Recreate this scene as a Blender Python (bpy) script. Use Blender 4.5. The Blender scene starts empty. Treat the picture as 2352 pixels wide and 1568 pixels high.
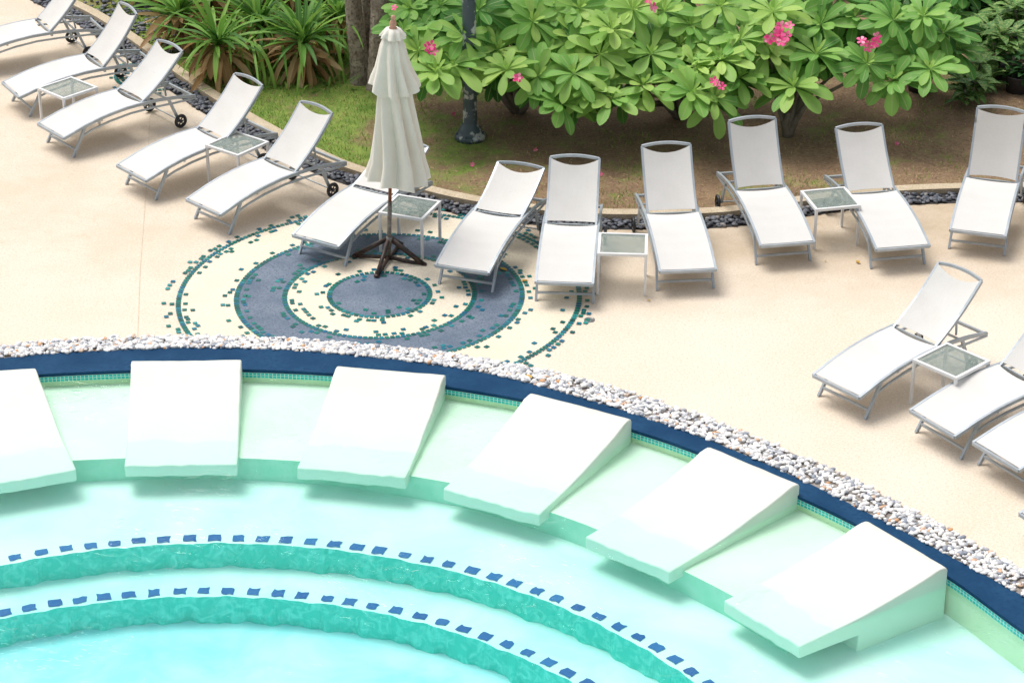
import bpy, math, random
import numpy as np
from mathutils import Vector, Matrix, noise
random.seed(11); rng=np.random.default_rng(11)
sc=bpy.context.scene
R=random.uniform
# ------------------------------------------------------------------ survey of the site
F=5375.0; TH=math.radians(27.5); H=11.08
CT,ST=math.cos(TH),math.sin(TH)
def ray(u,v):
    dx=(u-1176)/F; dy=(784-v)/F
    return (dx, CT+dy*ST, -ST+dy*CT)
def G(u,v,z=0.0):
    d=ray(u,v); t=(z-H)/d[2]
    return Vector((d[0]*t,d[1]*t,z))
def GY(u,v,Y):
    d=ray(u,v); t=Y/d[1]
    return Vector((d[0]*t,Y,H+d[2]*t))
def proj(p):
    x,y,z=p[0],p[1],p[2]-H
    dep=y*CT-z*ST; up=y*ST+z*CT
    return (1176+F*x/dep, 784-F*up/dep)
# ------------------------------------------------------------------ materials
def newmat(name):
    m=bpy.data.materials.new(name); m.use_nodes=True
    nt=m.node_tree; b=nt.nodes['Principled BSDF']
    return m,nt,b
def N(nt,t,**k):
    n=nt.nodes.new(t)
    for a,b in k.items(): setattr(n,a,b)
    return n
def col(c): return (c[0],c[1],c[2],1)
def mixc(nt,fac,a,b,mode='MIX'):
    n=N(nt,'ShaderNodeMix',data_type='RGBA',blend_type=mode)
    for sock,val in ((0,fac),(6,a),(7,b)):
        if isinstance(val,(int,float)): n.inputs[sock].default_value=val
        elif isinstance(val,tuple): n.inputs[sock].default_value=col(val)
        else: nt.links.new(val,n.inputs[sock])
    return n.outputs[2]
def noi(nt,scale,detail=4,rough=.55,dist=0):
    tc=N(nt,'ShaderNodeTexCoord'); n=N(nt,'ShaderNodeTexNoise')
    n.inputs['Scale'].default_value=scale; n.inputs['Detail'].default_value=detail
    n.inputs['Roughness'].default_value=rough; n.inputs['Distortion'].default_value=dist
    nt.links.new(tc.outputs['Object'],n.inputs['Vector']); return n.outputs['Fac']
def rng_(nt,s,a,b,c=0,d=1):
    n=N(nt,'ShaderNodeMapRange'); n.inputs[1].default_value=a;n.inputs[2].default_value=b
    n.inputs[3].default_value=c;n.inputs[4].default_value=d
    nt.links.new(s,n.inputs[0]); return n.outputs[0]
def mth(nt,op,a,b=None):
    n=N(nt,'ShaderNodeMath',operation=op)
    for i,x in enumerate((a,b)):
        if x is None: continue
        if isinstance(x,(int,float)): n.inputs[i].default_value=x
        else: nt.links.new(x,n.inputs[i])
    return n.outputs[0]
def bump(nt,b,src,strength,dist=.01):
    n=N(nt,'ShaderNodeBump'); n.inputs['Strength'].default_value=strength; n.inputs['Distance'].default_value=dist
    nt.links.new(src,n.inputs['Height']); nt.links.new(n.outputs[0],b.inputs['Normal'])
def two(name,a,b_,scale,rough=.7,lo=.35,hi=.65,fine=None,fs=200,bs=0,bd=.005,detail=5,metal=0,spec=.5,dist=0):
    m,nt,b=newmat(name)
    c=mixc(nt,rng_(nt,noi(nt,scale,detail,.55,dist),lo,hi),a,b_)
    if fine is not None:
        c=mixc(nt,rng_(nt,noi(nt,fs,2),.45,.7),c,fine)
    nt.links.new(c,b.inputs['Base Color']); b.inputs['Roughness'].default_value=rough
    b.inputs['Metallic'].default_value=metal
    b.inputs['Specular IOR Level'].default_value=spec
    if bs: bump(nt,b,noi(nt,fs,3),bs,bd)
    return m
def island(name,cols,rough=.6,spec=.4):
    m,nt,b=newmat(name)
    g=N(nt,'ShaderNodeNewGeometry'); r=N(nt,'ShaderNodeValToRGB')
    el=r.color_ramp.elements
    while len(el)<len(cols): el.new(.5)
    for i,c in enumerate(cols):
        el[i].position=c[0]; el[i].color=col(c[1])
    nt.links.new(g.outputs['Random Per Island'],r.inputs[0])
    nt.links.new(r.outputs[0],b.inputs['Base Color']); b.inputs['Roughness'].default_value=rough
    b.inputs['Specular IOR Level'].default_value=spec
    return m
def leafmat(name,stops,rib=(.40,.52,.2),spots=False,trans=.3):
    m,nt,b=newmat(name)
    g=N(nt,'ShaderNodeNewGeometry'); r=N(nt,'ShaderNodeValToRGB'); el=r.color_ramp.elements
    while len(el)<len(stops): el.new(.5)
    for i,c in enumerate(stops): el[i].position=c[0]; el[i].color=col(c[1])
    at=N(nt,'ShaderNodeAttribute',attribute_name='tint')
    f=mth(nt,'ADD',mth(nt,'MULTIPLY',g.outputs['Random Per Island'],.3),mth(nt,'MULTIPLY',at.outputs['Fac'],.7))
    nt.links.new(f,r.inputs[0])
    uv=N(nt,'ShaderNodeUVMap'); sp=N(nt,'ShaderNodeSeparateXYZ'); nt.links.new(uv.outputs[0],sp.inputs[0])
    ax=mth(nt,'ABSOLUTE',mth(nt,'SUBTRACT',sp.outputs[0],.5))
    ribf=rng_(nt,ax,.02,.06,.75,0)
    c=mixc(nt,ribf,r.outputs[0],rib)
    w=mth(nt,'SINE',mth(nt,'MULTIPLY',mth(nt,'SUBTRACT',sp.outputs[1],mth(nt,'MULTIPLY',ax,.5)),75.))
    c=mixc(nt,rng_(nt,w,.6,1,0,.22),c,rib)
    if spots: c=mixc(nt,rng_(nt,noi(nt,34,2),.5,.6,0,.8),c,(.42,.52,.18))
    nt.links.new(c,b.inputs['Base Color']); b.inputs['Roughness'].default_value=.5
    b.inputs['Specular IOR Level'].default_value=.22
    tr=N(nt,'ShaderNodeBsdfTranslucent'); nt.links.new(c,tr.inputs[0])
    mx=N(nt,'ShaderNodeMixShader'); mx.inputs[0].default_value=trans
    nt.links.new(b.outputs[0],mx.inputs[1]); nt.links.new(tr.outputs[0],mx.inputs[2])
    nt.links.new(mx.outputs[0],nt.nodes['Material Output'].inputs[0])
    return m

# deck
m_deck,nt,b=newmat('washed_sand_deck')
c=mixc(nt,rng_(nt,noi(nt,.7,6),.35,.7),(.80,.70,.585),(.745,.63,.50))
c=mixc(nt,rng_(nt,noi(nt,42,3,.8),.48,.66,0,.6),c,(.55,.43,.31))
c=mixc(nt,rng_(nt,noi(nt,37,3,.8),.54,.72,0,.6),c,(.92,.88,.81))
tc=N(nt,'ShaderNodeTexCoord'); sp=N(nt,'ShaderNodeSeparateXYZ'); nt.links.new(tc.outputs['Object'],sp.inputs[0])
back=rng_(nt,sp.outputs[1],21.6,24.0); rt=rng_(nt,sp.outputs[0],-1.8,2.2,.3,1)
st=mth(nt,'MULTIPLY',mth(nt,'MULTIPLY',back,rt),rng_(nt,noi(nt,1.4,8,.7),.3,.62,.35,1))
c=mixc(nt,mth(nt,'MULTIPLY',st,.68),c,(.42,.31,.19))
rs=mth(nt,'MULTIPLY',rng_(nt,sp.outputs[1],22.0,23.4,.25,1),rng_(nt,noi(nt,4.5,9,.8),.56,.7,0,.5))
c=mixc(nt,rs,c,(.52,.36,.20))
nt.links.new(c,b.inputs['Base Color']); b.inputs['Roughness'].default_value=.9; b.inputs['Specular IOR Level'].default_value=.25
bump(nt,b,noi(nt,60,4,.7),.5,.006)
m_joint=two('deck_joint',(.55,.45,.34),(.66,.55,.42),6,.9)
m_cream=two('cream_mosaic_bed',(.83,.745,.61),(.78,.69,.54),1.5,.85,fine=(.70,.60,.46),fs=50,bs=.3,spec=.25)
m_slate=two('slate_blue_bed',(.125,.165,.225),(.20,.24,.30),2.6,.7,fine=(.10,.13,.18),fs=50,bs=.3,spec=.25,detail=8)
m_tile=island('teal_glass_tile',[(0,(.0,.09,.085)),(.45,(.0,.18,.14)),(.75,(.0,.12,.22)),(1,(.02,.28,.26))],.3)
m_cop=two('navy_slate_coping',(.004,.040,.105),(.014,.066,.15),2.2,.65,fine=(.007,.045,.115),fs=25,bs=.3,bd=.01,spec=.1)
m_bedw=two('pebble_bed',(.38,.34,.3),(.25,.22,.2),20,.9)
m_bedd=two('dark_pebble_bed',(.03,.03,.035),(.05,.045,.045),20,.9)
m_pebw=island('white_pebble',[(0,(.88,.87,.85)),(.5,(.80,.78,.76)),(.7,(.55,.55,.57)),(.86,(.26,.29,.35)),(.93,(.85,.82,.77)),(1,(.6,.3,.12))],.5)
m_pebd=island('dark_pebble',[(0,(.05,.055,.07)),(.5,(.10,.11,.135)),(.8,(.16,.165,.19)),(1,(.26,.24,.22))],.5)
m_kerb=two('concrete_kerb',(.66,.55,.41),(.52,.42,.29),4,.85,fine=(.4,.32,.2),fs=60,bs=.3)
m_fl0=two('floor_plaster_water_tint',(.50,.82,.75),(.64,.88,.81),1.0,.7,dist=.5)  # water tint painted into the plaster colour; mottling stands in for ripple light
m_fl1=two('tread_plaster_water_tint',(.40,.82,.78),(.57,.86,.81),1.6,.7,dist=.5)  # painted water tint again, more cyan for the deeper tread
m_fl2=two('basin_plaster_water_tint',(.24,.76,.79),(.46,.84,.85),1.3,.7,dist=.5)  # deepest level, strongest water tint painted into the colour
m_rise=two('riser_plaster_water_tint',(.008,.58,.48),(.15,.74,.65),9,.6,lo=.44,hi=.68,dist=1.2)  # turquoise of light crossing the water, painted in; mottling imitates caustics
m_shelfr=two('pool_shelf_riser',(.30,.70,.54),(.42,.76,.62),5,.6)
m_shelf=two('pool_shelf_plaster',(.60,.80,.63),(.67,.84,.70),1.6,.6)
m_wall=two('pool_wall_plaster',(.60,.75,.52),(.66,.79,.59),3,.6)
m_dot=island('blue_pool_tile',[(0,(.0,.085,.30)),(1,(.01,.14,.38))],.3)
m_wedge,nt,b=newmat('white_plaster_water_tint')
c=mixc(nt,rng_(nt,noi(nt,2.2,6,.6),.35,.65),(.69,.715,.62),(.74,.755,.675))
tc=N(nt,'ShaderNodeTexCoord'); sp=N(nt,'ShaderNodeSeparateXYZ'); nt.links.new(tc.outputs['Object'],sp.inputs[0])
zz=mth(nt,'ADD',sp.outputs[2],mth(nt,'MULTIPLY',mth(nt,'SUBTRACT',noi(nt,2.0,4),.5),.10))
c=mixc(nt,rng_(nt,zz,.10,-.075),c,(.60,.765,.665))  # mint towards the foot: tint of covering water painted in by height
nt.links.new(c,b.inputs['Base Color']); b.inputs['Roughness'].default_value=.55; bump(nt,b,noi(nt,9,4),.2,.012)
m_band,nt,b=newmat('waterline_tile')
tc=N(nt,'ShaderNodeTexCoord'); br=N(nt,'ShaderNodeTexBrick')
br.inputs['Color1'].default_value=col((.0,.52,.48));br.inputs['Color2'].default_value=col((.01,.36,.42));br.inputs['Mortar'].default_value=col((.5,.75,.66))
br.inputs['Scale'].default_value=1; br.inputs['Brick Width'].default_value=.04; br.inputs['Row Height'].default_value=.037; br.inputs['Mortar Size'].default_value=.004; br.offset=0
nt.links.new(tc.outputs['UV'],br.inputs[0]); nt.links.new(br.outputs[0],b.inputs['Base Color']); b.inputs['Roughness'].default_value=.2
# water
m_water,nt,b=newmat('pool_water')
nt.nodes.remove(b)
tr=N(nt,'ShaderNodeBsdfTransparent'); tr.inputs[0].default_value=(.95,.996,.992,1)
gl=N(nt,'ShaderNodeBsdfGlossy'); gl.inputs['Roughness'].default_value=.04; gl.inputs[0].default_value=(1,1,1,1)
fr=N(nt,'ShaderNodeFresnel'); fr.inputs[0].default_value=1.33
bp=N(nt,'ShaderNodeBump'); bp.inputs['Strength'].default_value=.9; bp.inputs['Distance'].default_value=.07
h=mth(nt,'ADD',mth(nt,'MULTIPLY',noi(nt,2.2,2,.5,.6),.5),mth(nt,'MULTIPLY',noi(nt,9,3,.5,1.0),.42))
h=mth(nt,'MULTIPLY',h,rng_(nt,noi(nt,.55,2),.42,.66,.12,1))
nt.links.new(h,bp.inputs['Height'])
nt.links.new(bp.outputs[0],gl.inputs['Normal']); nt.links.new(bp.outputs[0],fr.inputs['Normal'])
mx=N(nt,'ShaderNodeMixShader'); nt.links.new(fr.outputs[0],mx.inputs[0]); nt.links.new(tr.outputs[0],mx.inputs[1]); nt.links.new(gl.outputs[0],mx.inputs[2])
nt.links.new(mx.outputs[0],nt.nodes['Material Output'].inputs[0])
# lounger
m_alu=two('grey_aluminium',(.36,.41,.45),(.45,.49,.53),6,.4,metal=.3)
m_sling,nt,b=newmat('white_sling_mesh')
oi=N(nt,'ShaderNodeObjectInfo')
c=mixc(nt,rng_(nt,noi(nt,2.5,5,.6),.3,.7),(.755,.738,.712),(.69,.672,.64))
c=mixc(nt,rng_(nt,noi(nt,150,1),.5,.8,0,.5),c,(.58,.555,.525))
c=mixc(nt,rng_(nt,oi.outputs['Random'],0,1,0,.14),c,(.57,.55,.52))
nt.links.new(c,b.inputs['Base Color']); b.inputs['Roughness'].default_value=.8; b.inputs['Specular IOR Level'].default_value=.2
m_blk=two('black_rubber',(.012,.014,.018),(.03,.03,.035),10,.5)
m_wht=two('white_painted_metal',(.80,.80,.80),(.72,.72,.72),5,.4)
m_glass,nt,b=newmat('frosted_table_glass')
c=mixc(nt,rng_(nt,noi(nt,22,4),.3,.7),(.22,.28,.25),(.36,.42,.38))
nt.links.new(c,b.inputs['Base Color']); b.inputs['Roughness'].default_value=.1; b.inputs['Alpha'].default_value=.5
bump(nt,b,noi(nt,26,3),.5,.01)
m_canvas=two('cream_canvas',(.85,.81,.73),(.79,.75,.67),4,.85,fine=(.79,.75,.67),fs=120)
m_wood=two('varnished_wood',(.30,.095,.035),(.18,.055,.02),8,.45)
m_metal=two('worn_metal_pole',(.28,.26,.24),(.16,.13,.11),30,.35,metal=.6)
m_dkwood=two('weathered_stand',(.07,.035,.025),(.02,.017,.016),18,.5)
m_finial=two('terracotta_finial',(.6,.32,.24),(.5,.26,.18),10,.5)
m_lamp,nt,b=newmat('peeling_grey_paint')
c=mixc(nt,rng_(nt,noi(nt,6,5,.6),.53,.58),(.06,.09,.11),(.5,.52,.51))
nt.links.new(c,b.inputs['Base Color']); b.inputs['Roughness'].default_value=.4
m_globe=two('lamp_globe',(.7,.7,.68),(.72,.72,.7),3,.3)
m_bark=two('grey_bark',(.26,.21,.165),(.45,.385,.31),5,.9,fine=(.13,.10,.075),fs=24,bs=.9,bd=.03)
m_stem=two('frangipani_bark',(.14,.12,.09),(.22,.2,.16),9,.8)
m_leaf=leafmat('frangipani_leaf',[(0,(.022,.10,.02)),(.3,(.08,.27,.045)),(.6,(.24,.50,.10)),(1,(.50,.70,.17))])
m_spot=leafmat('dieffenbachia_leaf',[(0,(.04,.13,.04)),(.6,(.09,.25,.06)),(1,(.18,.36,.09))],spots=True)
m_strap=leafmat('strap_leaf',[(0,(.04,.13,.03)),(.5,(.14,.34,.045)),(1,(.33,.54,.10))],rib=(.25,.38,.12))
m_dark=leafmat('shrub_leaf',[(0,(.012,.05,.014)),(.5,(.035,.12,.03)),(1,(.09,.22,.05))],rib=(.07,.16,.05))
m_dry=leafmat('dry_leaf',[(0,(.18,.09,.035)),(.5,(.55,.34,.15)),(1,(.80,.60,.36))],rib=(.6,.42,.24))
m_pink=island('pink_petal',[(0,(.85,.05,.24)),(.6,(.93,.12,.34)),(1,(.95,.34,.48))],.5)
m_fyel=two('yellow_leaf',(.6,.4,.04),(.5,.25,.03),20,.6)
m_pot=two('dark_pot',(.03,.03,.035),(.05,.045,.04),10,.6)
m_grass=island('grass_blade',[(0,(.10,.22,.02)),(.45,(.18,.35,.04)),(.75,(.32,.46,.08)),(1,(.52,.46,.18))],.7)
m_straw=island('leaf_litter',[(0,(.17,.09,.045)),(.5,(.38,.24,.12)),(1,(.62,.45,.26))],.8)
m_drain=two('steel_drain',(.2,.2,.2),(.3,.3,.3),40,.4,metal=.5)
m_lawn,nt,b=newmat('lawn_soil')
tc=N(nt,'ShaderNodeTexCoord'); sp=N(nt,'ShaderNodeSeparateXYZ'); nt.links.new(tc.outputs['Object'],sp.inputs[0])
br=mixc(nt,rng_(nt,noi(nt,2.2,8,.7),.35,.7),(.26,.165,.095),(.43,.29,.17))
br=mixc(nt,rng_(nt,noi(nt,30,4,.7),.45,.7,0,.8),br,(.15,.09,.05))
gr=mixc(nt,rng_(nt,noi(nt,4,7,.7),.35,.65),(.13,.24,.03),(.28,.36,.07))
f=mth(nt,'ADD',rng_(nt,sp.outputs[0],-2.2,.6,.62,-.15),rng_(nt,noi(nt,1.1,7,.7),.40,.66,-.25,.75))
nt.links.new(mixc(nt,rng_(nt,f,.15,.7),br,gr),b.inputs['Base Color']); b.inputs['Roughness'].default_value=.95
bump(nt,b,noi(nt,60,5,.7),.9,.02)
m_terr=two('terrain_earth',(.16,.13,.09),(.1,.13,.05),.3,.95)

# ------------------------------------------------------------------ mesh builder
class MB:
    def __init__(s): s.v=[];s.f=[];s.m=[];s.t=[];s.uv=[]
    def add(s,verts,faces,mat=0,tint=0.,uvs=None):
        o=len(s.v); s.v+=[tuple(p) for p in verts]; s.f+=[tuple(i+o for i in fc) for fc in faces]
        s.m+=[mat]*len(faces); s.t+=[tint]*len(verts); s.uv+=(uvs if uvs else [(0,0)]*len(verts))
    def grid(s,rows,mat=0,tint=0.,closed=False,uvs=None):
        n=len(rows[0]); fs=[]
        for i in range(len(rows)-1):
            for j in range(n if closed else n-1):
                k=(j+1)%n
                fs.append((i*n+j,i*n+k,(i+1)*n+k,(i+1)*n+j))
        s.add([p for r in rows for p in r],fs,mat,tint,uvs)
    def bar(s,pts,w,h=None,mat=0,n=4,up=Vector((0,0,1)),r2=None):
        pts=[Vector(p) for p in pts]; rows=[]
        for i,p in enumerate(pts):
            a=pts[max(i-1,0)]; b=pts[min(i+1,len(pts)-1)]; d=(b-a).normalized()
            u=up if abs(d.dot(up))<.95 else Vector((0,1,0))
            sd=d.cross(u).normalized(); uu=sd.cross(d).normalized()
            if n==4:
                hh=h if h else w
                rows.append([p+sd*x*w/2+uu*y*hh/2 for x,y in ((-1,-1),(1,-1),(1,1),(-1,1))])
            else:
                r=w if r2 is None else w+(r2-w)*i/(len(pts)-1)
                rows.append([p+(sd*math.cos(2*math.pi*k/n)+uu*math.sin(2*math.pi*k/n))*r for k in range(n)])
        o=len(s.v); s.grid(rows,mat,closed=True)
        m=len(rows[0]); L=len(rows)
        s.f+= [tuple(o+k for k in reversed(range(m))), tuple(o+(L-1)*m+k for k in range(m))]; s.m+=[mat,mat]
    def torus(s,c,R_,r,mat=0,n=20,k=8):
        rows=[]
        for i in range(n+1):
            a=2*math.pi*i/n; row=[]
            for j in range(k):
                bb=2*math.pi*j/k; q=R_+r*math.cos(bb); w=r*math.sin(bb)
                row.append(Vector((w,q*math.cos(a),q*math.sin(a)))+Vector(c))
            rows.append(row)
        s.grid(rows,mat,closed=True)
    def lathe(s,prof,c=(0,0,0),n=24,mat=0):
        rows=[[Vector((r*math.cos(2*math.pi*k/n)+c[0],r*math.sin(2*math.pi*k/n)+c[1],z+c[2])) for k in range(n)] for r,z in prof]
        s.grid(rows,mat,closed=True)
    def obj(s,name,mats,smooth=False,bevel=0,M=None):
        me=bpy.data.meshes.new(name); me.from_pydata(s.v,[],s.f)
        for m in mats: me.materials.append(m)
        me.polygons.foreach_set('material_index',s.m)
        if smooth: me.polygons.foreach_set('use_smooth',[True]*len(s.f))
        a=me.attributes.new('tint','FLOAT','POINT'); a.data.foreach_set('value',s.t)
        uvl=me.uv_layers.new(name='UVMap'); uva=np.array(s.uv,dtype=np.float32)
        li=np.empty(len(me.loops),dtype=np.int32); me.loops.foreach_get('vertex_index',li)
        uvl.data.foreach_set('uv',uva[li].ravel()); me.update()
        ob=bpy.data.objects.new(name,me); sc.collection.objects.link(ob)
        if M is not None: ob.matrix_world=M
        if bevel:
            bm=ob.modifiers.new('bevel','BEVEL'); bm.width=bevel; bm.segments=3; bm.limit_method='ANGLE'; bm.angle_limit=math.radians(50)
        return ob
# ------------------------------------------------------------------ curves
def catmull(P,k=12):
    out=[]
    for i in range(len(P)-1):
        p0=P[max(i-1,0)];p1=P[i];p2=P[i+1];p3=P[min(i+2,len(P)-1)]
        for j in range(k):
            t=j/k
            out.append(.5*((2*p1)+(p2-p0)*t+(2*p0-5*p1+4*p2-p3)*t*t+(3*p1-p0-3*p2+p3)*t**3))
    out.append(P[-1]); return out
class Curve:
    def __init__(s,px):
        s.p=catmull([G(*q) for q in px]); s.x=np.array([q.x for q in s.p]); s.y=np.array([q.y for q in s.p])
    def __call__(s,X):
        if X<s.x[0]: return s.y[0]+(X-s.x[0])*(s.y[6]-s.y[0])/(s.x[6]-s.x[0])
        if X>s.x[-1]: return s.y[-1]+(X-s.x[-1])*(s.y[-1]-s.y[-7])/(s.x[-1]-s.x[-7])
        return float(np.interp(X,s.x,s.y))
P1=Curve([(-1200,1060),(-700,925),(-300,835),(0,797),(200,781),(400,776),(600,779),(760,789),(950,806),(1150,836),(1300,866),(1450,906),(1600,954),(1750,1012),(1900,1076),(2050,1150),(2200,1230),(2352,1318),(2700,1525)])
P2=Curve([(-1200,1090),(-700,955),(-300,863),(0,825),(150,812),(300,805),(450,801),(600,803),(750,812),(900,827),(1030,844),(1150,866),(1300,905),(1450,950),(1600,1002),(1700,1042),(1850,1108),(2000,1183),(2150,1262),(2250,1316),(2352,1372),(2700,1580)])
P3=Curve([(-1200,1145),(-700,1005),(-300,910),(0,870),(100,860),(300,851),(450,848),(600,850),(765,858),(900,870),(1025,888),(1230,924),(1450,986),(1620,1045),(1835,1140),(1985,1213),(2180,1325),(2352,1450),(2700,1690)])
KB=Curve([(-150,-150),(0,-75),(150,0),(240,45),(330,105),(430,178),(520,238),(625,300),(760,368),(850,402),(950,430),(1060,457),(1200,480),(1330,490),(1440,494),(1640,490),(1780,472),(1950,449),(2120,437),(2352,432),(2700,430)])
def offs(curve,d):
    out=[]
    for i,p in enumerate(curve.p):
        a=curve.p[max(i-1,0)];b_=curve.p[min(i+1,len(curve.p)-1)]; t=(b_-a).normalized()
        out.append(p+Vector((t.y,-t.x,0))*d)
    return out
XL,XR,YN=-10.,9.,5.
def strip(name,A,B,z,mat,x0=XL,x1=XR,n=240):
    mb=MB(); xs=np.linspace(x1,x0,n)
    mb.grid([[Vector((x,(B(x) if callable(B) else B),z)),Vector((x,(A(x) if callable(A) else A),z))] for x in xs])
    return mb.obj(name,[mat])
# ---- terrain / deck / lawn
mb=MB(); mb.add([(-900,-900,-1.4),(900,-900,-1.4),(900,900,-1.4),(-900,900,-1.4)],[(0,1,2,3)]); mb.obj('terrain',[m_terr])
KBc=lambda x: min(max(KB(x),15),60)
mb=MB()
xs=[-80,-40,-20,-14]+list(np.linspace(XL,XR,260))+[12,18,30,80]
for a,b_ in zip(xs[:-1],xs[1:]):
    inn = a>=XL-1e-6 and b_<=XR+1e-6
    if inn:
        mb.add([(a,P3(a)+.03,0),(b_,P3(b_)+.03,0),(b_,KBc(b_),0),(a,KBc(a),0)],[(0,1,2,3)])
        mb.add([(a,-80,0),(b_,-80,0),(b_,YN,0),(a,YN,0)],[(0,1,2,3)])
    else:
        mb.add([(a,-80,0),(b_,-80,0),(b_,KBc(b_),0),(a,KBc(a),0)],[(0,1,2,3)])
mb.obj('deck',[m_deck])
mb=MB()
for pts in ([(345,262),(336,430),(322,620),(316,776)],):
    P=[G(u,v,.0035) for u,v in pts]
    for a,b_ in zip(P[:-1],P[1:]):
        t=(b_-a).normalized(); s_=Vector((t.y,-t.x,0))*.004; mb.add([a-s_,a+s_,b_+s_,b_-s_],[(0,1,2,3)])
mb.obj('deck_joint',[m_joint])
mb=MB()
xs=[-900,-200,-40,-20,-14]+list(np.linspace(XL,XR,200))+[12,18,30,200,900]
mb.grid([[Vector((x,KBc(x),.012)),Vector((x,KBc(x)+3,.03)),Vector((x,900,.03))] for x in xs][::-1]); mb.obj('lawn',[m_lawn])
def ribbon(name,A,B,z0,z1,mat,skirt=True,bevel=0):
    mb=MB(); rows=[]
    for a,b_ in zip(A,B):
        q=lambda p,z: Vector((p.x,p.y,z))
        rows.append([q(a,z0),q(a,z1),q(b_,z1),q(b_,z0)] if skirt else [q(a,z1),q(b_,z1)])
    mb.grid(rows); return mb.obj(name,[mat],bevel=bevel)
k0=offs(KB,-.02); k1=offs(KB,.13); k2=offs(KB,.40)
ribbon('kerb',k0,k1,-.05,.07,m_kerb)
ribbon('dark_pebble_bed',k1,k2,0,.004,m_bedd,False)
def ico():
    import bmesh
    bm=bmesh.new(); bmesh.ops.create_icosphere(bm,subdivisions=2,radius=1)
    v=np.array([q.co[:] for q in bm.verts]); f=np.array([[q.index for q in p.verts] for p in bm.faces]); bm.free(); return v,f
IV,IF=ico()
def pebbles(name,pos,s0,s1,mat,flat=.6):
    n=len(pos); V=np.empty((n,len(IV),3)); 
    for i,p in enumerate(pos):
        a=R(0,6.28); s=R(s0,s1); sx=s*R(.8,1.35); sy=s*R(.65,1); sz=s*flat*R(.7,1.1)
        ph=[R(0,6) for _ in range(3)]
        v=IV*(1+.13*np.sin(IV[:,[1]]*2.3+ph[0])+.1*np.cos(IV[:,[0]]*2.9+ph[1])+.08*np.sin(IV[:,[2]]*3+ph[2]))
        v=v*np.array([sx,sy,sz]); c_,s_=math.cos(a),math.sin(a)
        x=v[:,0]*c_-v[:,1]*s_; y=v[:,0]*s_+v[:,1]*c_
        V[i,:,0]=x+p[0];V[i,:,1]=y+p[1];V[i,:,2]=v[:,2]+p[2]
    Fc=(IF[None]+(np.arange(n)*len(IV))[:,None,None]).reshape(-1,3)
    me=bpy.data.meshes.new(name); me.vertices.add(n*len(IV)); me.vertices.foreach_set('co',V.ravel())
    me.loops.add(Fc.size); me.loops.foreach_set('vertex_index',Fc.ravel().astype(np.int32))
    me.polygons.add(len(Fc)); me.polygons.foreach_set('loop_start',np.arange(0,Fc.size,3,dtype=np.int32))
    me.polygons.foreach_set('use_smooth',np.ones(len(Fc),dtype=bool)); me.update(calc_edges=True); me.validate()
    me.materials.append(mat); ob=bpy.data.objects.new(name,me); sc.collection.objects.link(ob); return ob
strip('pebble_bed',P1,lambda x:P2(x)-.02,.004,m_bedw)
pos=[]
for i in range(5400):
    x=R(-6.2,5.6); t=R(-.02,1.02); y=P2(x)+(P1(x)-P2(x))*t
    pos.append((x,y,.011+R(0,.02)))
pebbles('white_pebbles',pos,.016,.033,m_pebw)
pos=[]
L1=[q for q in k1]; L2=[q for q in k2]
seg=[i for i in range(len(L1)-1) if -8.5<L1[i].x<8]
for i in range(4300):
    j=random.choice(seg); w=(L1[j+1]-L1[j]).length
    if R(0,1)>w/.16: continue
    a=L1[j].lerp(L1[j+1],R(0,1)); b_=L2[j].lerp(L2[j+1],R(0,1)); p=a.lerp(b_,R(0.02,.98)); pos.append((p.x,p.y,.012+R(0,.02)))
for i in range(520):
    p=G(R(150,420),R(-20,130)); 
    if p.y>KB(p.x)+.05: pos.append((p.x,p.y,.04+R(0,.015)))
pebbles('dark_pebbles',pos,.022,.042,m_pebd)
# ---- coping
mb=MB(); rows=[]
for x in np.linspace(XL,XR,260):
    rows.append([Vector((x,P3(x)-.015,-.02)),Vector((x,P3(x)-.015,.014)),Vector((x,P2(x),.014)),Vector((x,P2(x),0))])
mb.grid(rows[::-1]); mb.obj('pool_coping',[m_cop],bevel=.006)
# ---- pool
mb=MB(); L=0; rows=[];uvs=[];prev=None;rows2=[]
for x in np.linspace(XL,XR,300):
    p=Vector((x,P3(x),0)); 
    if prev is not None: L+=(p-prev).length
    prev=p
    rows.append([Vector((p.x,p.y,-.95)),Vector((p.x,p.y,-.012))])
    rows2.append([Vector((p.x,p.y-.017,-.080)),Vector((p.x,p.y-.017,-.022))]); uvs+=[(L,0),(L,.074)]
mb.grid(rows); 
for (a,b_) in (((XL,YN),(XL,P3(XL))),((XR,P3(XR)),(XR,YN)),((XR,YN),(XL,YN))):
    mb.add([(a[0],a[1],-.95),(b_[0],b_[1],-.95),(b_[0],b_[1],0),(a[0],a[1],0)],[(0,1,2,3)])
mb.obj('pool_wall',[m_wall])
mb=MB(); mb.grid(rows2,uvs=uvs); mb.obj('waterline_tile_band',[m_band])
ZF0,ZF1,ZF2=-.38,-.64,-.92
def circ(a,b,c):
    ax,ay,bx,by,cx,cy=a.x,a.y,b.x,b.y,c.x,c.y
    d=2*(ax*(by-cy)+bx*(cy-ay)+cx*(ay-by))
    ux=((ax*ax+ay*ay)*(by-cy)+(bx*bx+by*by)*(cy-ay)+(cx*cx+cy*cy)*(ay-by))/d
    uy=((ax*ax+ay*ay)*(cx-bx)+(bx*bx+by*by)*(ax-cx)+(cx*cx+cy*cy)*(bx-ax))/d
    return Vector((ux,uy,0)),math.hypot(ax-ux,ay-uy)
C1,r1=circ(G(37,1279,ZF0),G(776,1251,ZF0),G(1590,1542,ZF0))
C2,r2=circ(G(10,1407,ZF1),G(652,1364,ZF1),G(1310,1547,ZF1))
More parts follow.
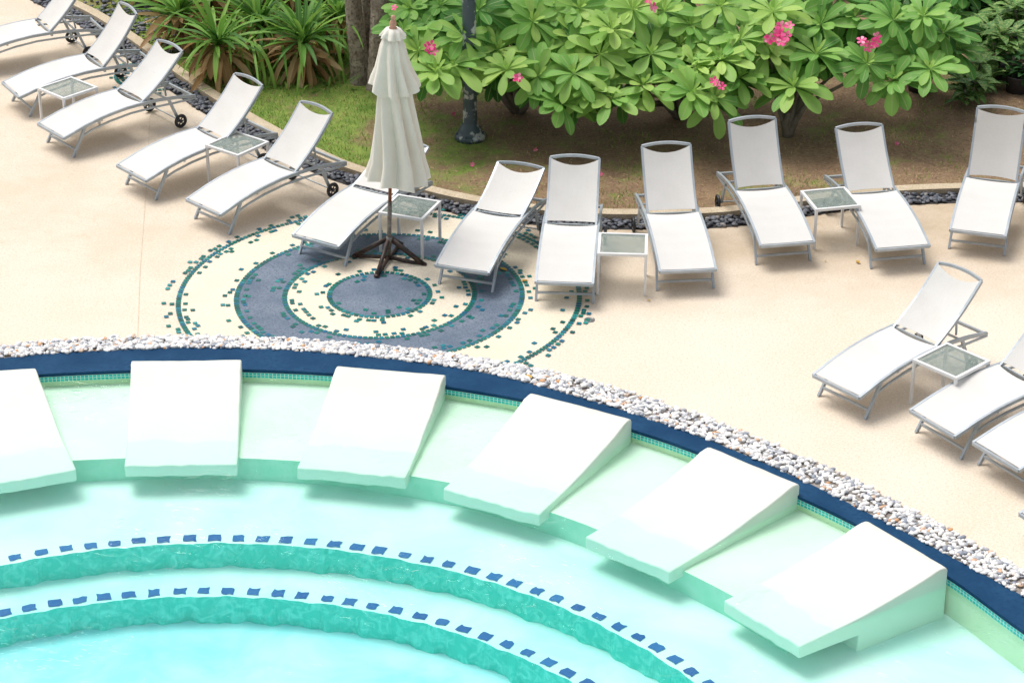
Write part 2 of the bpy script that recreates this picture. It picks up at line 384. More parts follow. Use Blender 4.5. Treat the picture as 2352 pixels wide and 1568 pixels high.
def wob(a,k,amp): return amp*(math.sin(a*61+k)+.7*math.sin(a*97+2*k)+.6*math.sin(a*173+k*3)+.4*math.sin(a*29+k))
def ringpts(C,r,z,n=1080,amp=0,k=0): return [Vector((C.x+(r+wob(2*math.pi*i/n,k,amp))*math.cos(2*math.pi*i/n),C.y+(r+wob(2*math.pi*i/n,k,amp))*math.sin(2*math.pi*i/n),z)) for i in range(n)]
e1,e2=r1-.085,r2-.085
big=ringpts(C1,16,ZF0); 
mb=MB(); A=ringpts(C1,e1,ZF0,amp=.006); mb.grid([A,big],closed=True); mb.obj('pool_floor',[m_fl0])
mb=MB(); B=ringpts(C1,e1+.0,ZF1,amp=.013,k=1); mb.grid([A,B],0,closed=True)
Cc=ringpts(C2,e2,ZF1,amp=.007,k=2); mb.grid([B,Cc],1,closed=True)
D=ringpts(C2,e2,ZF2,amp=.016,k=4); mb.grid([Cc,D],0,closed=True)
o=ringpts(C2,.01,ZF2-.001); mb.grid([D,o],2,closed=True)
mb.obj('pool_steps',[m_rise,m_fl1,m_fl2],smooth=False)
mb=MB()
def dots(C,r,z,ref,step,n):
    a0=math.atan2(ref.y-C.y,ref.x-C.x)
    for i in range(-4,n):
        a=a0-i*step/r+R(-.002,.002); rr=r+R(-.008,.008)
        c=Vector((C.x+rr*math.cos(a),C.y+rr*math.sin(a),z)); t=Vector((-math.sin(a),math.cos(a),0)); q=Vector((math.cos(a),math.sin(a),0))
        w=.058*R(.88,1.08); hh=.052*R(.85,1.1); pts=[]
        for (x,y) in ((-1,-1),(-.4,-.9),(.3,-1.05),(1,-.95),(1.05,0),(.95,1),(.35,.92),(-.35,1.05),(-1,1),(-.95,0)):
            pts.append(c+t*w*(x+R(-.14,.14))+q*hh*(y+R(-.2,.2)))
        mb.add([Vector((p.x,p.y,z+.006)) for p in pts],[tuple(range(10))])
dots(C1,r1,ZF0,G(37,1279,ZF0),.2225,60); dots(C2,r2,ZF1,G(10,1407,ZF1),.2225,50)
mb.obj('blue_step_tiles',[m_dot])
hr5=G(2100,1260,0)
sh=[(a,b_) for a,b_ in zip(P3.p,offs(P3,1.5)) if a.x<hr5.x]
mb=MB(); ZS=-.14
mb.grid([[Vector((a.x,a.y,ZS)),Vector((b_.x,b_.y,ZS))] for a,b_ in sh],0)
mb.grid([[Vector((b_.x,b_.y,ZS)),Vector((b_.x,b_.y,ZF0))] for a,b_ in sh],1)
a,b_=sh[-1]; mb.add([(a.x,a.y,ZS),(b_.x,b_.y,ZS),(b_.x,b_.y,ZF0),(a.x,a.y,ZF0)],[(0,1,2,3)],1)
mb.obj('pool_shelf',[m_shelf,m_shelfr])
strip('pool_water',lambda x:P3(x)-.004,YN,-.060,m_water,n=200)
PROF=[(0,.10),(.008,.122),(.025,.136),(.055,.140),(.09,.133),(.13,.115),(.19,.088),(.27,.058),(.36,.028),(.46,.0),(.56,-.026),(.68,-.05),(.8,-.066),(.9,-.076),(1,-.082)]
def pool_lounger(hl,hr,fl,fr):
    HL,HR=G(*hl,.13),G(*hr,.13); FL,FR=G(*fl,-.082),G(*fr,-.082)
    sect=[(s,z) for s,z in PROF]+[(1,-.205),(.85,-.21),(.60,-.215),(.60,ZF0-.01),(0,ZF0-.01)]
    nx=14; rows=[]
    for i in range(nx+1):
        t=i/nx; h=HL.lerp(HR,t); f=FL.lerp(FR,t); row=[]
        for s,z in sect:
            p=h.lerp(f,s); nn=noise.noise(Vector((p.x*3,p.y*3,z*4)))
            n2=noise.noise(Vector((p.x*9+5,p.y*9,z*6)))
            row.append(Vector((p.x+(.010*n2 if i in(0,nx) else 0),p.y+(.022*n2 if s>=1 else 0),z+.007*nn+.004*n2)))
        rows.append(row)
    mb=MB(); mb.grid(rows,closed=True); n=len(sect)
    mb.f+=[tuple(reversed(range(n))),tuple(nx*n+k for k in range(n))]; mb.m+=[0,0]
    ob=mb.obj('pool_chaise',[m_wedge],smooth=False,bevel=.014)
    for p in ob.data.polygons: p.use_smooth = len(p.vertices)==4
    ob.data.set_sharp_from_angle(angle=math.radians(40)) if hasattr(ob.data,'set_sharp_from_angle') else None
    return ob
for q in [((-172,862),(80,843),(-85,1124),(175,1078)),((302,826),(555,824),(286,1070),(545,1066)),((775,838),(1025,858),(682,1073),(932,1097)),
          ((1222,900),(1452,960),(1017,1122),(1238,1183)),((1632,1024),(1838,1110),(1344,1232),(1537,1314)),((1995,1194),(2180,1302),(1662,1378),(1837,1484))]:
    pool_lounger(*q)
# ------------------------------------------------------------------ mosaic
MC=G(872,677)
def clipped(x,y): return y>P1(x)+.01
def annulus(name,c,ra,rb,z,mat,test):
    mb=MB(); n=360; m=max(2,int((rb-ra)/.02))
    for i in range(n):
        for j in range(m):
            a=2*math.pi*i/n; b_=2*math.pi*(i+1)/n; r0=ra+(rb-ra)*j/m; r1_=ra+(rb-ra)*(j+1)/m
            cx=c.x+(r0+r1_)/2*math.cos((a+b_)/2); cy=c.y+(r0+r1_)/2*math.sin((a+b_)/2)
            if test(cx,cy): mb.add([(c.x+r*math.cos(t),c.y+r*math.sin(t),z) for r,t in ((r0,a),(r1_,a),(r1_,b_),(r0,b_))],[(0,1,2,3)])
    return mb.obj(name,[mat])
near=lambda x,y:y>P1(x)-.05
annulus('mosaic_cream_ground',MC,.001,2.12,.003,m_cream,near)
annulus('mosaic_slate_disc',MC,.001,.52,.006,m_slate,near)
annulus('mosaic_slate_ring',MC,1.0,1.52,.006,m_slate,near)
mb=MB()
def tile(c,r,a,w,h_,z=.010,test=clipped):
    x=c.x+r*math.cos(a); y=c.y+r*math.sin(a)
    if not test(x,y): return
    a+=R(-.12,.12); q=Vector((math.cos(a),math.sin(a),0)); t=Vector((-math.sin(a),math.cos(a),0)); p=Vector((x,y,z))
    mb.add([p+t*w/2*i+q*h_/2*j for i,j in ((-1,-1),(1,-1),(1,1),(-1,1))],[(0,1,2,3)])
def mring(c,r,test=clipped):
    n=int(2*math.pi*r/.056)
    for i in range(n): tile(c,r,2*math.pi*i/n,.044,.055,test=test)
    for off,pr in ((.075,.42),(-.075,.42),(.14,.16),(-.14,.16)):
        n=int(2*math.pi*(r+off)/.075)
        for i in range(n):
            if R(0,1)<pr: tile(c,r+off+R(-.015,.015),2*math.pi*(i+R(-.2,.2))/n,.052,.048,test=test)
for r in (.535,1.01,1.52,2.13): mring(MC,r)
M2=G(365,172); mring(M2,.56,test=lambda x,y:y<KB(x)-.45)
mb.obj('mosaic_tiles',[m_tile])
# ------------------------------------------------------------------ sun loungers
YS=[0,.06,.15,.3,.5,.7,.9,1.14,1.35,1.6,1.88]; ZSR=[.27,.285,.31,.35,.39,.415,.43,.43,.42,.39,.34]
def rz(y): return float(np.interp(y,YS,ZSR))
HY,HZ,BL=1.14,.435,.80
def lounger_mesh(ang):
    mb=MB(); W=.30; sag=R(.8,1.5)
    ys=np.linspace(0,1.88,22)
    for sx in (-1,1):
        mb.bar([(sx*W,y,rz(y)) for y in ys],.026,.036,0)
        low=[(.24,.23),(.4,.28),(.65,.325),(.95,.35),(1.25,.345),(1.55,.325),(1.87,.31)]
        mb.bar([(sx*(W+.002),y,z) for y,z in low],.018,.022,0)
        mb.bar([(sx*W,.30,rz(.30)-.01),(sx*W,.24,.22),(sx*(W+.005),.11,.0)],.024,.034,0)
        mb.bar([(sx*W,1.50,rz(1.5)-.01),(sx*(W+.01),1.62,.085)],.024,.034,0)
        mb.bar([(sx*W,1.88,.35),(sx*W,1.88,.30)],.024,.024,0)
        c=(sx*(W+.055),1.62,.09); mb.torus(c,.074,.016,mat=2)
        mb.torus(c,.052,.006,mat=2,k=6)
        mb.bar([(c[0]-.02,c[1],c[2]),(c[0]+.02,c[1],c[2])],.02,mat=2,n=10)
        for k in range(6):
            a=k*math.pi/3; mb.bar([c,(c[0],c[1]+.07*math.cos(a),c[2]+.07*math.sin(a))],.012,.012,2)
    mb.bar([(-W-.05,1.62,.09),(W+.05,1.62,.09)],.009,mat=0,n=8)
    for y,z in ((0,rz(0)),(1.16,.40),(1.88,.325)): mb.bar([(-W,y,z),(W,y,z)],.026,.03,0)
    mb.bar([(-W,.155,.085),(W,.155,.085)],.02,.024,0)
    mb.bar([(-W,.55,.365),(W,.55,.365)],.02,.02,0)
    rows=[]
    for i in range(19):
        t=i/18; row=[]
        for j in range(11):
            u=j/5-1; k=1-u*u
            y=.018+.012*k+t*(1.10-.045*k*sag)
            row.append(Vector((u*(W-.012),y,rz(y)+.016-.02*k*sag*math.sin(math.pi*min(1,.15+t)))))
        rows.append(row)
    mb.grid(rows,1); mb.grid([[p-Vector((0,0,.004)) for p in r][::-1] for r in rows],1)
    ca,sa=math.cos(ang),math.sin(ang); WB=.272
    def bp(x,s,o=0.): 
        bow=.03*math.sin(math.pi*min(s/BL,1))
        return Vector((x,HY+s*ca-(o-bow)*sa,HZ+s*sa+(o-bow)*ca))
    for sx in (-1,1): mb.bar([bp(sx*WB,s) for s in np.linspace(-.02,BL,9)],.024,.032,0)
    mb.bar([bp(WB*u,BL+.035*(1-u*u)) for u in np.linspace(-1,1,11)],.024,.03,0)
    mb.bar([bp(-WB,.0,-.01),bp(WB,.0,-.01)],.02,.022,0)
    rows=[]
    for i in range(13):
        t=i/12; row=[]
        for j in range(11):
            u=j/5-1; k=1-u*u; s=.03+.02*k+t*(BL-.045-.06*k*sag); row.append(bp(u*(WB-.01),s,.016-.024*k*sag))
        rows.append(row)
    mb.grid(rows,1); mb.grid([[p-Vector((0,-sa*.004,.004*ca)) for p in r][::-1] for r in rows],1)
    for sx in (-1,1):
        a=bp(sx*.2,.42,-.03); mb.bar([a,(sx*.2,min(1.45+.1*ca,1.7),.40)],.014,.02,0)
    mb.bar([(-W,1.5,.385),(W,1.5,.385)],.018,.02,0); a=bp(0,.42,-.03); mb.bar([(-.24,a.y,a.z),(.24,a.y,a.z)],.016,.018,0)
    return mb
def lounger(fl,fr,hl,hr,tl=None,tr=None,ang=48):
    f=(G(*fl,.27)+G(*fr,.27))/2; h_=(G(*hl,.43)+G(*hr,.43))/2; d=h_-f
    w=G(*fr,.27)-G(*fl,.27); nrm=Vector((-w.y,w.x,0)).normalized(); ax=Vector((d.x,d.y,0)).normalized()
    ax=(ax*.75+nrm*.25).normalized()
    rot=math.atan2(-ax.x,ax.y); M=Matrix.Translation((f.x,f.y,0))@Matrix.Rotation(rot,4,'Z')
    if tl:
        tu=((tl[0]+tr[0])/2,(tl[1]+tr[1])/2); best=None
        for a in range(18,78):
            q=M@Vector((0,HY+(BL+.02)*math.cos(math.radians(a)),HZ+(BL+.02)*math.sin(math.radians(a)))); p=proj(q)
            e=(p[0]-tu[0])**2+(p[1]-tu[1])**2
            if best is None or e<best[0]: best=(e,a)
        ang=best[1]
    lounger_mesh(math.radians(ang)).obj('sun_lounger',[m_alu,m_sling,m_blk],M=M)
lounger((-135,100),(-45,140),(58,47),(130,90),ang=48)
lounger((-12,185),(62,232),(186,123),(248,168),(262,2),(340,22))
lounger((68,283),(165,322),(285,203),(352,240),(368,75),(445,108))
lounger((252,380),(352,418),(455,295),(525,335),(545,157),(617,188))
lounger((412,458),(522,497),(610,367),(690,400),(690,225),(773,257))
lounger((662,540),(787,571),(815,428),(903,455),ang=24)
lounger((1000,608),(1122,632),(1078,491),(1190,504),(1127,375),(1233,386))
lounger((1230,650),(1362,654),(1250,519),(1374,525),(1262,357),(1378,362))
lounger((1512,624),(1648,622),(1483,502),(1602,494),(1473,330),(1587,330))
lounger((1740,568),(1877,556),(1695,442),(1802,430),(1667,268),(1777,266))
lounger((2005,577),(2143,564),(1948,452),(2062,440),(1916,292),(2027,283))
lounger((2178,530),(2313,545),(2225,405),(2340,418),(2250,235),(2365,246))
lounger((1856,865),(1985,912),(2060,765),(2147,800),(2140,614),(2237,655))
lounger((2078,948),(2205,1000),(2290,862),(2375,900),ang=46)
lounger((2225,1022),(2350,1077),(2440,935),(2525,975),ang=46)
lounger((2335,1188),(2460,1245),(2550,1100),(2635,1140),ang=46)
def table(c4):
    P=[G(*q,.475) for q in c4]; c=sum(P,Vector())/4; e=(P[1]-P[0])+(P[2]-P[3])
    a=math.atan2(e.y,e.x); s=.265
    mb=MB(); t=.03
    for i in (-1,1):
        mb.bar([(i*(s-t/2),-s,.475),(i*(s-t/2),s,.475)],t,t,0)
        mb.bar([(-s+t,i*(s-t/2),.475),(s-t,i*(s-t/2),.475)],t,t,0)
        for j in (-1,1): mb.bar([(i*(s-t/2),j*(s-t/2),0),(i*(s-t/2),j*(s-t/2),.46)],.027,.027,0,up=Vector((0,1,0)))
    g=s-t+.002; mb.add([(x*g,y*g,z) for z in (.476,.482) for x,y in ((-1,-1),(1,-1),(1,1),(-1,1))],[(4,5,6,7),(3,2,1,0)],1)
    mb.obj('side_table',[m_wht,m_glass],M=Matrix.Translation((c.x,c.y,0))@Matrix.Rotation(a,4,'Z'))
table([(83,200),(162,170),(230,210),(145,234)])
table([(472,332),(545,300),(617,331),(545,363)])
table([(872,487),(907,447),(1018,466),(968,508)])
table([(1370,588),(1377,535),(1487,537),(1488,588)])
table([(1840,438),(1945,430),(1977,475),(1868,487)])
table([(2103,832),(2180,791),(2270,827),(2187,868)])
# ------------------------------------------------------------------ parasol
UB=G(893,600)
mb=MB()
mb.bar([(0,0,.05),(0,0,.72)],.024,mat=1,n=14,up=Vector((0,1,0))); mb.bar([(0,0,.70),(0,0,2.74)],.019,mat=0,n=14,up=Vector((0,1,0)))
mb.bar([(0,0,.20),(0,0,.30)],.036,mat=1,n=14,up=Vector((0,1,0)))
def canopy(prof,nf,seed,hem):
    n=144; rows=[]
    for z,r,am in prof:
        row=[]; ox=.085*max(0,min(1,(2.45-z)/1.2))
        for k in range(n):
            a=2*math.pi*k/n; w=.5+.5*math.cos(nf*a+seed+1.2*math.sin(a*2+seed)+.5*math.sin(z*3)); w=w**.7
            w2=.5+.5*math.sin(a*3+seed*2+z*1.5)
            rr=r*(1-am*(1-w)-.10*w2*am); hz=z+(hem*(.6*math.sin(a*2+seed)+.5*math.cos(nf*a+seed)) if z in (prof[-1][0],prof[-2][0]) else 0)
            row.append(Vector((ox+rr*math.cos(a+.25*math.sin(z*2)),rr*math.sin(a+.25*math.sin(z*2)),hz)))
        rows.append(row)
    mb.grid(rows,2,closed=True)
canopy([(2.34,.10,.1),(2.15,.15,.25),(1.98,.19,.32),(1.8,.22,.4),(1.6,.25,.45),(1.4,.28,.48),(1.2,.315,.46),(1.08,.35,.42),(.98,.37,.4)],9,.4,.035)
canopy([(2.64,.05,.1),(2.60,.10,.12),(2.5,.14,.18),(2.38,.17,.25),(2.25,.21,.32),(2.12,.26,.38),(2.02,.295,.4)],9,1.3,.045)
canopy([(2.70,.03,.1),(2.69,.085,.1),(2.655,.115,.2),(2.62,.14,.28),(2.60,.15,.3)],9,.2,.012)
mb.lathe([(.001,2.84),(.02,2.83),(.026,2.81),(.018,2.79),(.032,2.77),(.04,2.74),(.03,2.715),(.045,2.70),(.03,2.68),(.001,2.68)],mat=3)
for dx,dy in ((-.38,.07),(.39,-.10),(-.11,-.41),(.11,.41)):
    mb.bar([(dx,dy,.022),(dx*.1,dy*.1,.26)],.035,.045,4); mb.bar([(dx,dy,.02),(0,0,.05)],.03,.035,4)
    mb.bar([(dx*.97,dy*.97,.005),(dx*1.06,dy*1.06,.03)],.05,.03,4)
ob=mb.obj('closed_parasol',[m_wood,m_metal,m_canvas,m_finial,m_dkwood],smooth=True,M=Matrix.Translation(UB)@Matrix.Rotation(math.radians(2.3),4,'Y'))
# ------------------------------------------------------------------ lamp post
mb=MB(); mb.lathe([(.001,.0),(.19,.0),(.19,.05),(.165,.075),(.15,.08),(.145,.12),(.12,.16),(.1,.19),(.088,.22),(.085,.6),(.09,.62),(.085,.64),(.08,3.6),(.1,3.62),(.05,3.66)],mat=0)
mb.lathe([(.05,3.66),(.14,3.7),(.2,3.82),(.2,3.92),(.14,4.04),(.001,4.08)],mat=1)
for k in range(6):
    a=k*math.pi/3+.2; mb.lathe([(.001,.085),(.013,.085),(.013,.06)],c=(.17*math.cos(a),.17*math.sin(a),0),n=6,mat=0)
mb.obj('lamp_post',[m_lamp,m_globe],smooth=True,M=Matrix.Translation(G(1080,322)+Vector((0,0,.02))))
# ------------------------------------------------------------------ plants
SS=[0,.10,.25,.42,.6,.76,.88,.96,1.]; WW=[.05,.10,.34,.68,.95,1.,.80,.44,.05]
WL=[.25,.5,.8,.95,1.,.85,.6,.3,.02]; WD=[.08,.3,.75,1.,.97,.75,.45,.2,.02]
def leaf(mb,base,az,el,L,W,droop,A=None,mat=0,tint=0.,prof=WW,fold=.25,twist=0):
    p=Vector(base); e=el; verts=[];uv=[]; hz=Vector((math.cos(az),math.sin(az),0)); sd=Vector((-math.sin(az),math.cos(az),0))
    up=Vector((0,0,1)); off=Vector((0,0,0)); last=0
    for s,w in zip(SS,prof):
        ds=(s-last)*L; last=s; e=el-droop*s
        off=off+(hz*math.cos(e)+up*math.sin(e))*ds
        nrm=(-hz*math.sin(e)+up*math.cos(e)); s2=sd*math.cos(twist*s)+nrm*math.sin(twist*s)
        for u in (-1,0,1):
            q=off+s2*u*w*W/2+nrm*(abs(u)*w*W*fold*.5); verts.append((A@q if A else q)+p); uv.append((.5+u*.5,s))
    n=3; fs=[(i*n+j,i*n+j+1,(i+1)*n+j+1,(i+1)*n+j) for i in range(len(SS)-1) for j in range(2)]
    mb.add(verts,fs,mat,tint,uv)
def rosette(mb,c,size=1.,tint=.5,tilt=None):
    tx=R(-.35,.35) if tilt is None else tilt[0]; ty=R(.15,.75) if tilt is None else tilt[1]
    A=(Matrix.Rotation(ty,3,'X')@Matrix.Rotation(tx,3,'Y'))
    a0=R(0,6.28); n=random.randint(8,11)
    for i in range(n):
        leaf(mb,c,a0+2*math.pi*i/n+R(-.15,.15),R(.0,.35),size*R(.38,.50),size*R(.125,.165),R(.3,.8),A,0,min(1,max(0,tint+R(-.14,.14))),twist=R(-.3,.3))
    for i in range(n-2):
        leaf(mb,c,a0+2.4*i+R(-.2,.2),R(.4,.75),size*R(.27,.38),size*R(.095,.125),R(.3,.7),A,0,min(1,max(0,tint+R(-.05,.2))),twist=R(-.3,.3))
    for i in range(5):
        leaf(mb,c,a0+1.3*i,R(.9,1.3),size*R(.12,.2),size*R(.035,.055),R(.1,.4),A,0,min(1,tint+.4))
def flower(mb,c,s=.055,mat=2):
    A=Matrix.Rotation(R(.4,1.3),3,'X')@Matrix.Rotation(R(-.6,.6),3,'Y')
    for i in range(5): leaf(mb,c,i*1.2566+R(-.1,.1),R(.2,.5),s,s*.6,.3,A,mat,.5,fold=.1)
ROS=[(1225,50),(1335,25),(1520,30),(1590,60),(1655,15),(1400,70),(1378,130),(1495,130),(1600,150),(1700,90),(1770,25),(1880,60),(1828,200),(1760,125),(1410,225),(1292,240),(1318,170),(1262,125),(1165,165),(1140,115),(1062,85),(1040,150),(985,60),(962,120),(1000,170),(1185,45),(1235,180),(1870,130),(1960,40),(1930,0),(2050,50),(2125,35),(2095,115),(2140,165),(1995,145),(2050,180),(2165,75),(1700,185),(1585,215),(1100,25),(1010,10),(940,25),(925,70),(1480,195),(1655,140),(1330,90),(1455,20),(1640,230),(1350,210),(1770,60),(1560,100),(1270,15)]
TR=[G(1190,262),G(1560,275),G(1808,318),G(2090,190)]
trees=[MB() for _ in TR]
FL=[(1790,75),(1985,105),(990,113),(1650,196),(1183,190),(1500,12),(1800,60),(1776,85),(2003,95),(1795,92)]
def depth(v): return 25.55+(300-v)/300*1.75
def stem(mb,i,c):
    b_=TR[i]; hub=Vector((b_.x+(c.x-b_.x)*.25,b_.y+(c.y-b_.y)*.25+.1,.02+max(.15,c.z*.4))); mid=hub.lerp(c,.6)+Vector((R(-.05,.05),R(0,.1),-.1))
    mb.bar([hub,mid,c],.026,mat=1,n=7,r2=.016)
    mb.bar([b_,b_.lerp(hub,.5)+Vector((R(-.04,.04),0,0)),hub],.06,mat=1,n=8,r2=.03)
def nearest(c): return min(range(len(TR)),key=lambda i:(TR[i].x-c.x)**2)
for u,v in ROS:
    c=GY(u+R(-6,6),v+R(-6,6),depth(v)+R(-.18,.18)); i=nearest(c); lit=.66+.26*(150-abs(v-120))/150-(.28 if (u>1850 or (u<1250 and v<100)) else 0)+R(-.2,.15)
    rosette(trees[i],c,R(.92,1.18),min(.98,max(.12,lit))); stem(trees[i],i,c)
def lowb(u): return float(np.interp(u,[900,960,1040,1200,1260,1410,1480,1600,1750,1860,1910,1950,2050,2180,2230],[70,180,200,225,265,275,230,235,235,240,215,150,190,180,60]))
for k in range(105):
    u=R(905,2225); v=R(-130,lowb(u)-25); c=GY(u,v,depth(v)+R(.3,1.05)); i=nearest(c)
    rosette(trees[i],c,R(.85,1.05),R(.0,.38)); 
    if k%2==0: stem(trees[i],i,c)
for u,v in FL:
    i=nearest(GY(u,v,26))
    for k in range(3): flower(trees[i],GY(u+R(-14,14),v+R(-12,12),depth(v)-.45),R(.055,.07))
flower(trees[0],GY(906,18,26.6),.045)
for i,t in enumerate(trees): t.obj('frangipani_tree',[m_leaf,m_stem,m_pink],smooth=True)
def strap(u,v,hz,size=1.,n=46,dry=26):
    mb=MB(); g=G(u,v); c=Vector((g.x,g.y,hz)); a0=R(0,6)
    mb.bar([g,c-Vector((0,0,.02))],.07,mat=2,n=9,r2=.05)
    for i in range(n):
        leaf(mb,c+Vector((R(-.04,.04),R(-.04,.04),R(-.05,.05))),a0+i*2.4,R(.3,1.45),size*R(.5,.85),R(.05,.085),R(.4,1.3),None,0,R(0,1),WL,.4,R(-.4,.4))
    for i in range(dry*2):
        leaf(mb,c-Vector((R(-.05,.05),R(-.05,.05),R(-.02,.28))),a0+i*2.4,R(-.5,.6),size*R(.38,.66),R(.06,.11),R(.4,1.6),None,1,R(0,1),WL,.5,R(-.9,.9))
    mb.obj('strap_leaf_plant',[m_strap,m_dry,m_bark],smooth=True)
for a in [(505,186,.5,1.1),(700,182,.5,1.1),(415,110,.45,1.),(600,140,.5,1.1),(780,130,.55,1.),(480,50,.5,1.1),(660,30,.6,1.2),(355,10,.4,1.),(560,0,.6,1.2),(740,20,.6,1.1),(440,-40,.5,1.),(640,-80,.6,1.0),(880,60,.55,.9),(300,-50,.4,.9)]:
    strap(*a)
mb=MB()
for i in range(80):
    u=R(520,800); b_=G(u,R(90,170)); leaf(mb,b_+Vector((0,0,.3)),R(-2.6,-.5) if i%3 else R(0,6),R(.9,1.4),R(.9,1.5),R(.03,.05),R(1.8,3.0),None,0,R(.5,1),WL,.3,R(-.3,.3))
for i in range(140):
    u=R(440,820); v=R(150,212)-(20 if u<500 else 0); leaf(mb,G(u,v),R(0,6.28),R(.5,1.4),R(.15,.4),R(.018,.03),R(.5,1.8),None,0,R(.2,.9),WL,.3)
mb.obj('pandan_plant',[m_strap],smooth=True)
mb=MB()
for (u,v,r0,lean) in ((824,194,.115,-.10),(872,208,.135,.06),(848,180,.09,.0)):
    g=G(u,v); pts=[g+Vector((lean*z*.25+.02*math.sin(z*3+u),.05*z,z)) for z in np.linspace(-.02,4.4,30)]
    n=18; rows=[]
    for i,p in enumerate(pts):
        r=r0*(1.25 if i==0 else 1)*(1-.35*i/29); rows.append([p+Vector((math.cos(2*math.pi*k/n),math.sin(2*math.pi*k/n),0))*r*(1+.09*math.sin(k*2.1+i*.4)+.05*noise.noise(Vector((k*.9,i*.7,u)))) for k in range(n)])
    mb.grid(rows,1,closed=True)
    for k in range(5):
        a=R(0,6.28); tip=pts[-1]+Vector((math.cos(a)*R(.6,1.1),math.sin(a)*R(.6,1.1)+.6,R(.3,1.))); mb.bar([pts[-3],pts[-1].lerp(tip,.5)+Vector((0,0,.15)),tip],.045,mat=1,n=7,r2=.015)
        for q in range(70):
            d=Vector((R(-1,1),R(-1,1),R(-.7,.7)))
            if d.length<1: leaf(mb,tip+d*.6,R(0,6.28),R(-.5,.8),R(.14,.24),R(.05,.08),R(.2,1),None,0,R(.2,1),WD)
mb.obj('broadleaf_tree',[m_dark,m_bark],smooth=True)
def shrub(name,cs,n,mat,L=(.12,.24),W=(.04,.09),prof=WD,tint=(0,1)):
    mb=MB()
    for (c,rad) in cs:
        mb.bar([Vector((c.x,c.y,0)),c],.04,mat=1,n=7,r2=.02)
        for i in range(n):
            while True:
                d=Vector((R(-1,1),R(-1,1),R(-1,1)))
                if .3<d.length<1: break
            p=c+Vector((d.x*rad[0],d.y*rad[1],d.z*rad[2]))
            if p.z<.03: continue
            leaf(mb,p,math.atan2(d.y,d.x)+R(-.8,.8),R(-.3,.9),R(*L),R(*W),R(.3,1.3),None,0,R(*tint),prof)
    return mb.obj(name,[mat,m_stem],smooth=True)
for u,v in ((760,20),(900,60),(930,-10),(1050,10),(1300,-20),(1550,-20),(1750,-20),(1950,-10),(2150,0),(2300,-40),(640,-60),(440,-110),(860,-60),(540,10),(2250,45),(2350,40),(2160,70),(2380,-20)):
    g=G(u,v); shrub('understory_shrub',[(g+Vector((0,.3,.40)),(.75,.55,.5))],400,m_dark)
def dief(u,v,s=1.,pot=False,mat=m_spot):
    mb=MB(); g=G(u,v)
    z0=.0
    if pot: mb.lathe([(.001,.0),(.13,.0),(.17,.24),(.18,.26),(.165,.26),(.15,.22),(.001,.22)],c=g,mat=2); z0=.22
    for k in range(5):
        t=g+Vector((R(-.2,.2)*s,R(-.15,.15)*s,z0+R(.2,.5)*s)); mb.bar([g+Vector((0,0,z0)),t],.018,mat=1,n=6)
        for i in range(11): leaf(mb,t-Vector((0,0,R(0,.15))),i*2.4+R(-.3,.3),R(.2,1.0),R(.26,.40)*s,R(.10,.14)*s,R(.5,1.3),None,0,R(.2,1),WD,.2)
    mb.obj('dieffenbachia_plant',[mat,m_stem,m_pot],smooth=True)
for a in ((2222,240,.9),(2238,205,1.),(2290,185,1.,True),(2190,160,1.,),(2345,130,1.1,True),(2250,140,1.1),(2335,215,.7,True,m_dark),(2110,212,.6,True,m_dark),(2310,90,1.2),(2240,30,1.1,False,m_dark),(2390,170,1.),(2290,-30,1.3,False,m_dark)): dief(*a)
mb=MB()
for i in range(6000):
    x=R(-14,16); y=34+R(0,1.5)+max(0,-x-4)*.6; leaf(mb,(x,y,R(.05,2.6)),R(-2.8,-.3),R(-.3,.8),R(.22,.38),R(.1,.16),R(.3,1),None,0,R(0,1),WD)
mb.obj('hedge',[m_dark],smooth=True)
def blades(name,n,fn,mat,h0,h1,w,lay):
    V=[];k=0
    while k<n:
        x=R(-6.5,7.5); y=R(23.5,31.5); k+=1
        if y<KB(x)+.04: continue
        if R(0,1)>fn(x,y): continue
        a=R(0,6.28); h_=R(h0,h1); wx=math.cos(a)*w; wy=math.sin(a)*w; b_=R(0,6.28); l=R(*lay)*h_
        z=.012+.006*min(3,y-KB(x))
        V+=[(x-wx,y-wy,z),(x+wx,y+wy,z),(x+math.cos(b_)*l,y+math.sin(b_)*l,z+h_*(1 if lay[1]<1.2 else .25))]
    n=len(V)//3; me=bpy.data.meshes.new(name); me.from_pydata(V,[],[(3*i,3*i+1,3*i+2) for i in range(n)]); me.materials.append(mat)
    ob=bpy.data.objects.new(name,me); sc.collection.objects.link(ob)
def gm(x,y):
    n=noise.fractal(Vector((x*1.1,y*1.1,3)),1,2,5)
    base=max(0,min(1,(-x-.2)/2.0)); v=base*.72+n*.7+.02
    if x>-.5 and y<KB(x)+.7: v+=.18
    return max(0.02,min(1,v))
blades('grass',120000,gm,m_grass,.025,.06,.004,(.2,.9))
blades('leaf_litter',60000,lambda x,y:.15+.6*(1-gm(x,y)),m_straw,.02,.06,.006,(1.0,1.5))
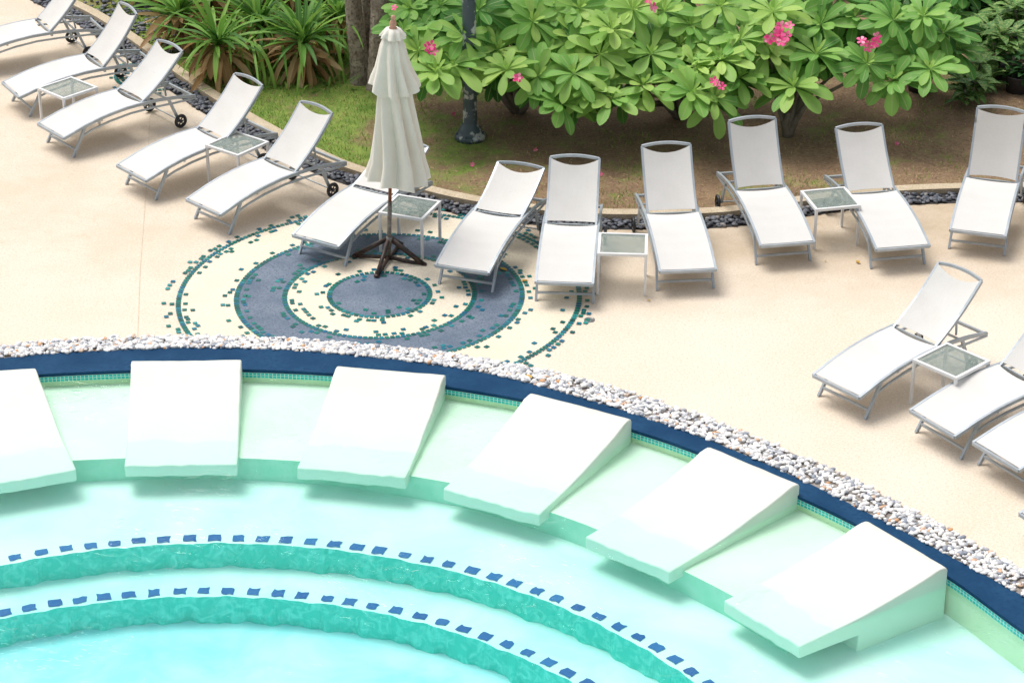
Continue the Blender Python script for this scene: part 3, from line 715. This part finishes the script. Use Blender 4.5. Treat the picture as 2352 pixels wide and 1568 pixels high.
mb=MB()
for u,v,s in ((1165,622,.12),(1195,645,.09),(1222,868,.1),(1975,605,.09),(1495,690,.05),(1895,600,.04)):
    leaf(mb,G(u,v,.03 if v>840 else .014),R(0,6.28),.12,s,s*.45,.3,None,0,.5,WD)
mb.obj('fallen_leaves',[m_fyel],smooth=True)
mb=MB()
for u,v in ((1085,378),(1042,262),(1230,345),(1380,400),(2060,330)): flower(mb,G(u,v,.05),.03,0)
mb.obj('fallen_flowers',[m_pink],smooth=True)
mb=MB(); mb.lathe([(.001,.006),(.035,.006),(.037,.003),(.041,.003),(.043,.008),(.056,.008),(.058,.001)],c=G(1354,735)); mb.obj('floor_drain',[m_drain],smooth=True)

# ------------------------------------------------------------------ light, world, camera
sv=Vector((-.30,.30,.905)).normalized()
sd=bpy.data.lights.new('sun','SUN'); sd.energy=2.15; sd.angle=math.radians(32); sd.color=(1,.97,.92)
so=bpy.data.objects.new('sun',sd); so.rotation_euler=sv.to_track_quat('Z','Y').to_euler(); so.location=(0,20,30); sc.collection.objects.link(so)
w=bpy.data.worlds.new('World'); sc.world=w; w.use_nodes=True; nt=w.node_tree
sk=nt.nodes.new('ShaderNodeTexSky'); sk.sky_type='NISHITA'; sk.sun_disc=False
sk.sun_elevation=math.asin(sv.z); sk.sun_rotation=math.atan2(sv.x,sv.y); sk.dust_density=4; sk.air_density=1.2
hs=nt.nodes.new('ShaderNodeHueSaturation'); hs.inputs['Saturation'].default_value=.3
bg=nt.nodes['Background']; nt.links.new(sk.outputs[0],hs.inputs['Color']); nt.links.new(hs.outputs[0],bg.inputs[0]); bg.inputs[1].default_value=.15
cd=bpy.data.cameras.new('camera'); cd.sensor_width=36; cd.lens=36*F/2352; cd.clip_end=3000; cd.clip_start=.5
co=bpy.data.objects.new('camera',cd); co.location=(0,0,H); co.rotation_euler=(math.radians(90)-TH,0,0); sc.collection.objects.link(co); sc.camera=co
sc.view_settings.view_transform='Standard'; sc.view_settings.look='None'; sc.view_settings.exposure=0
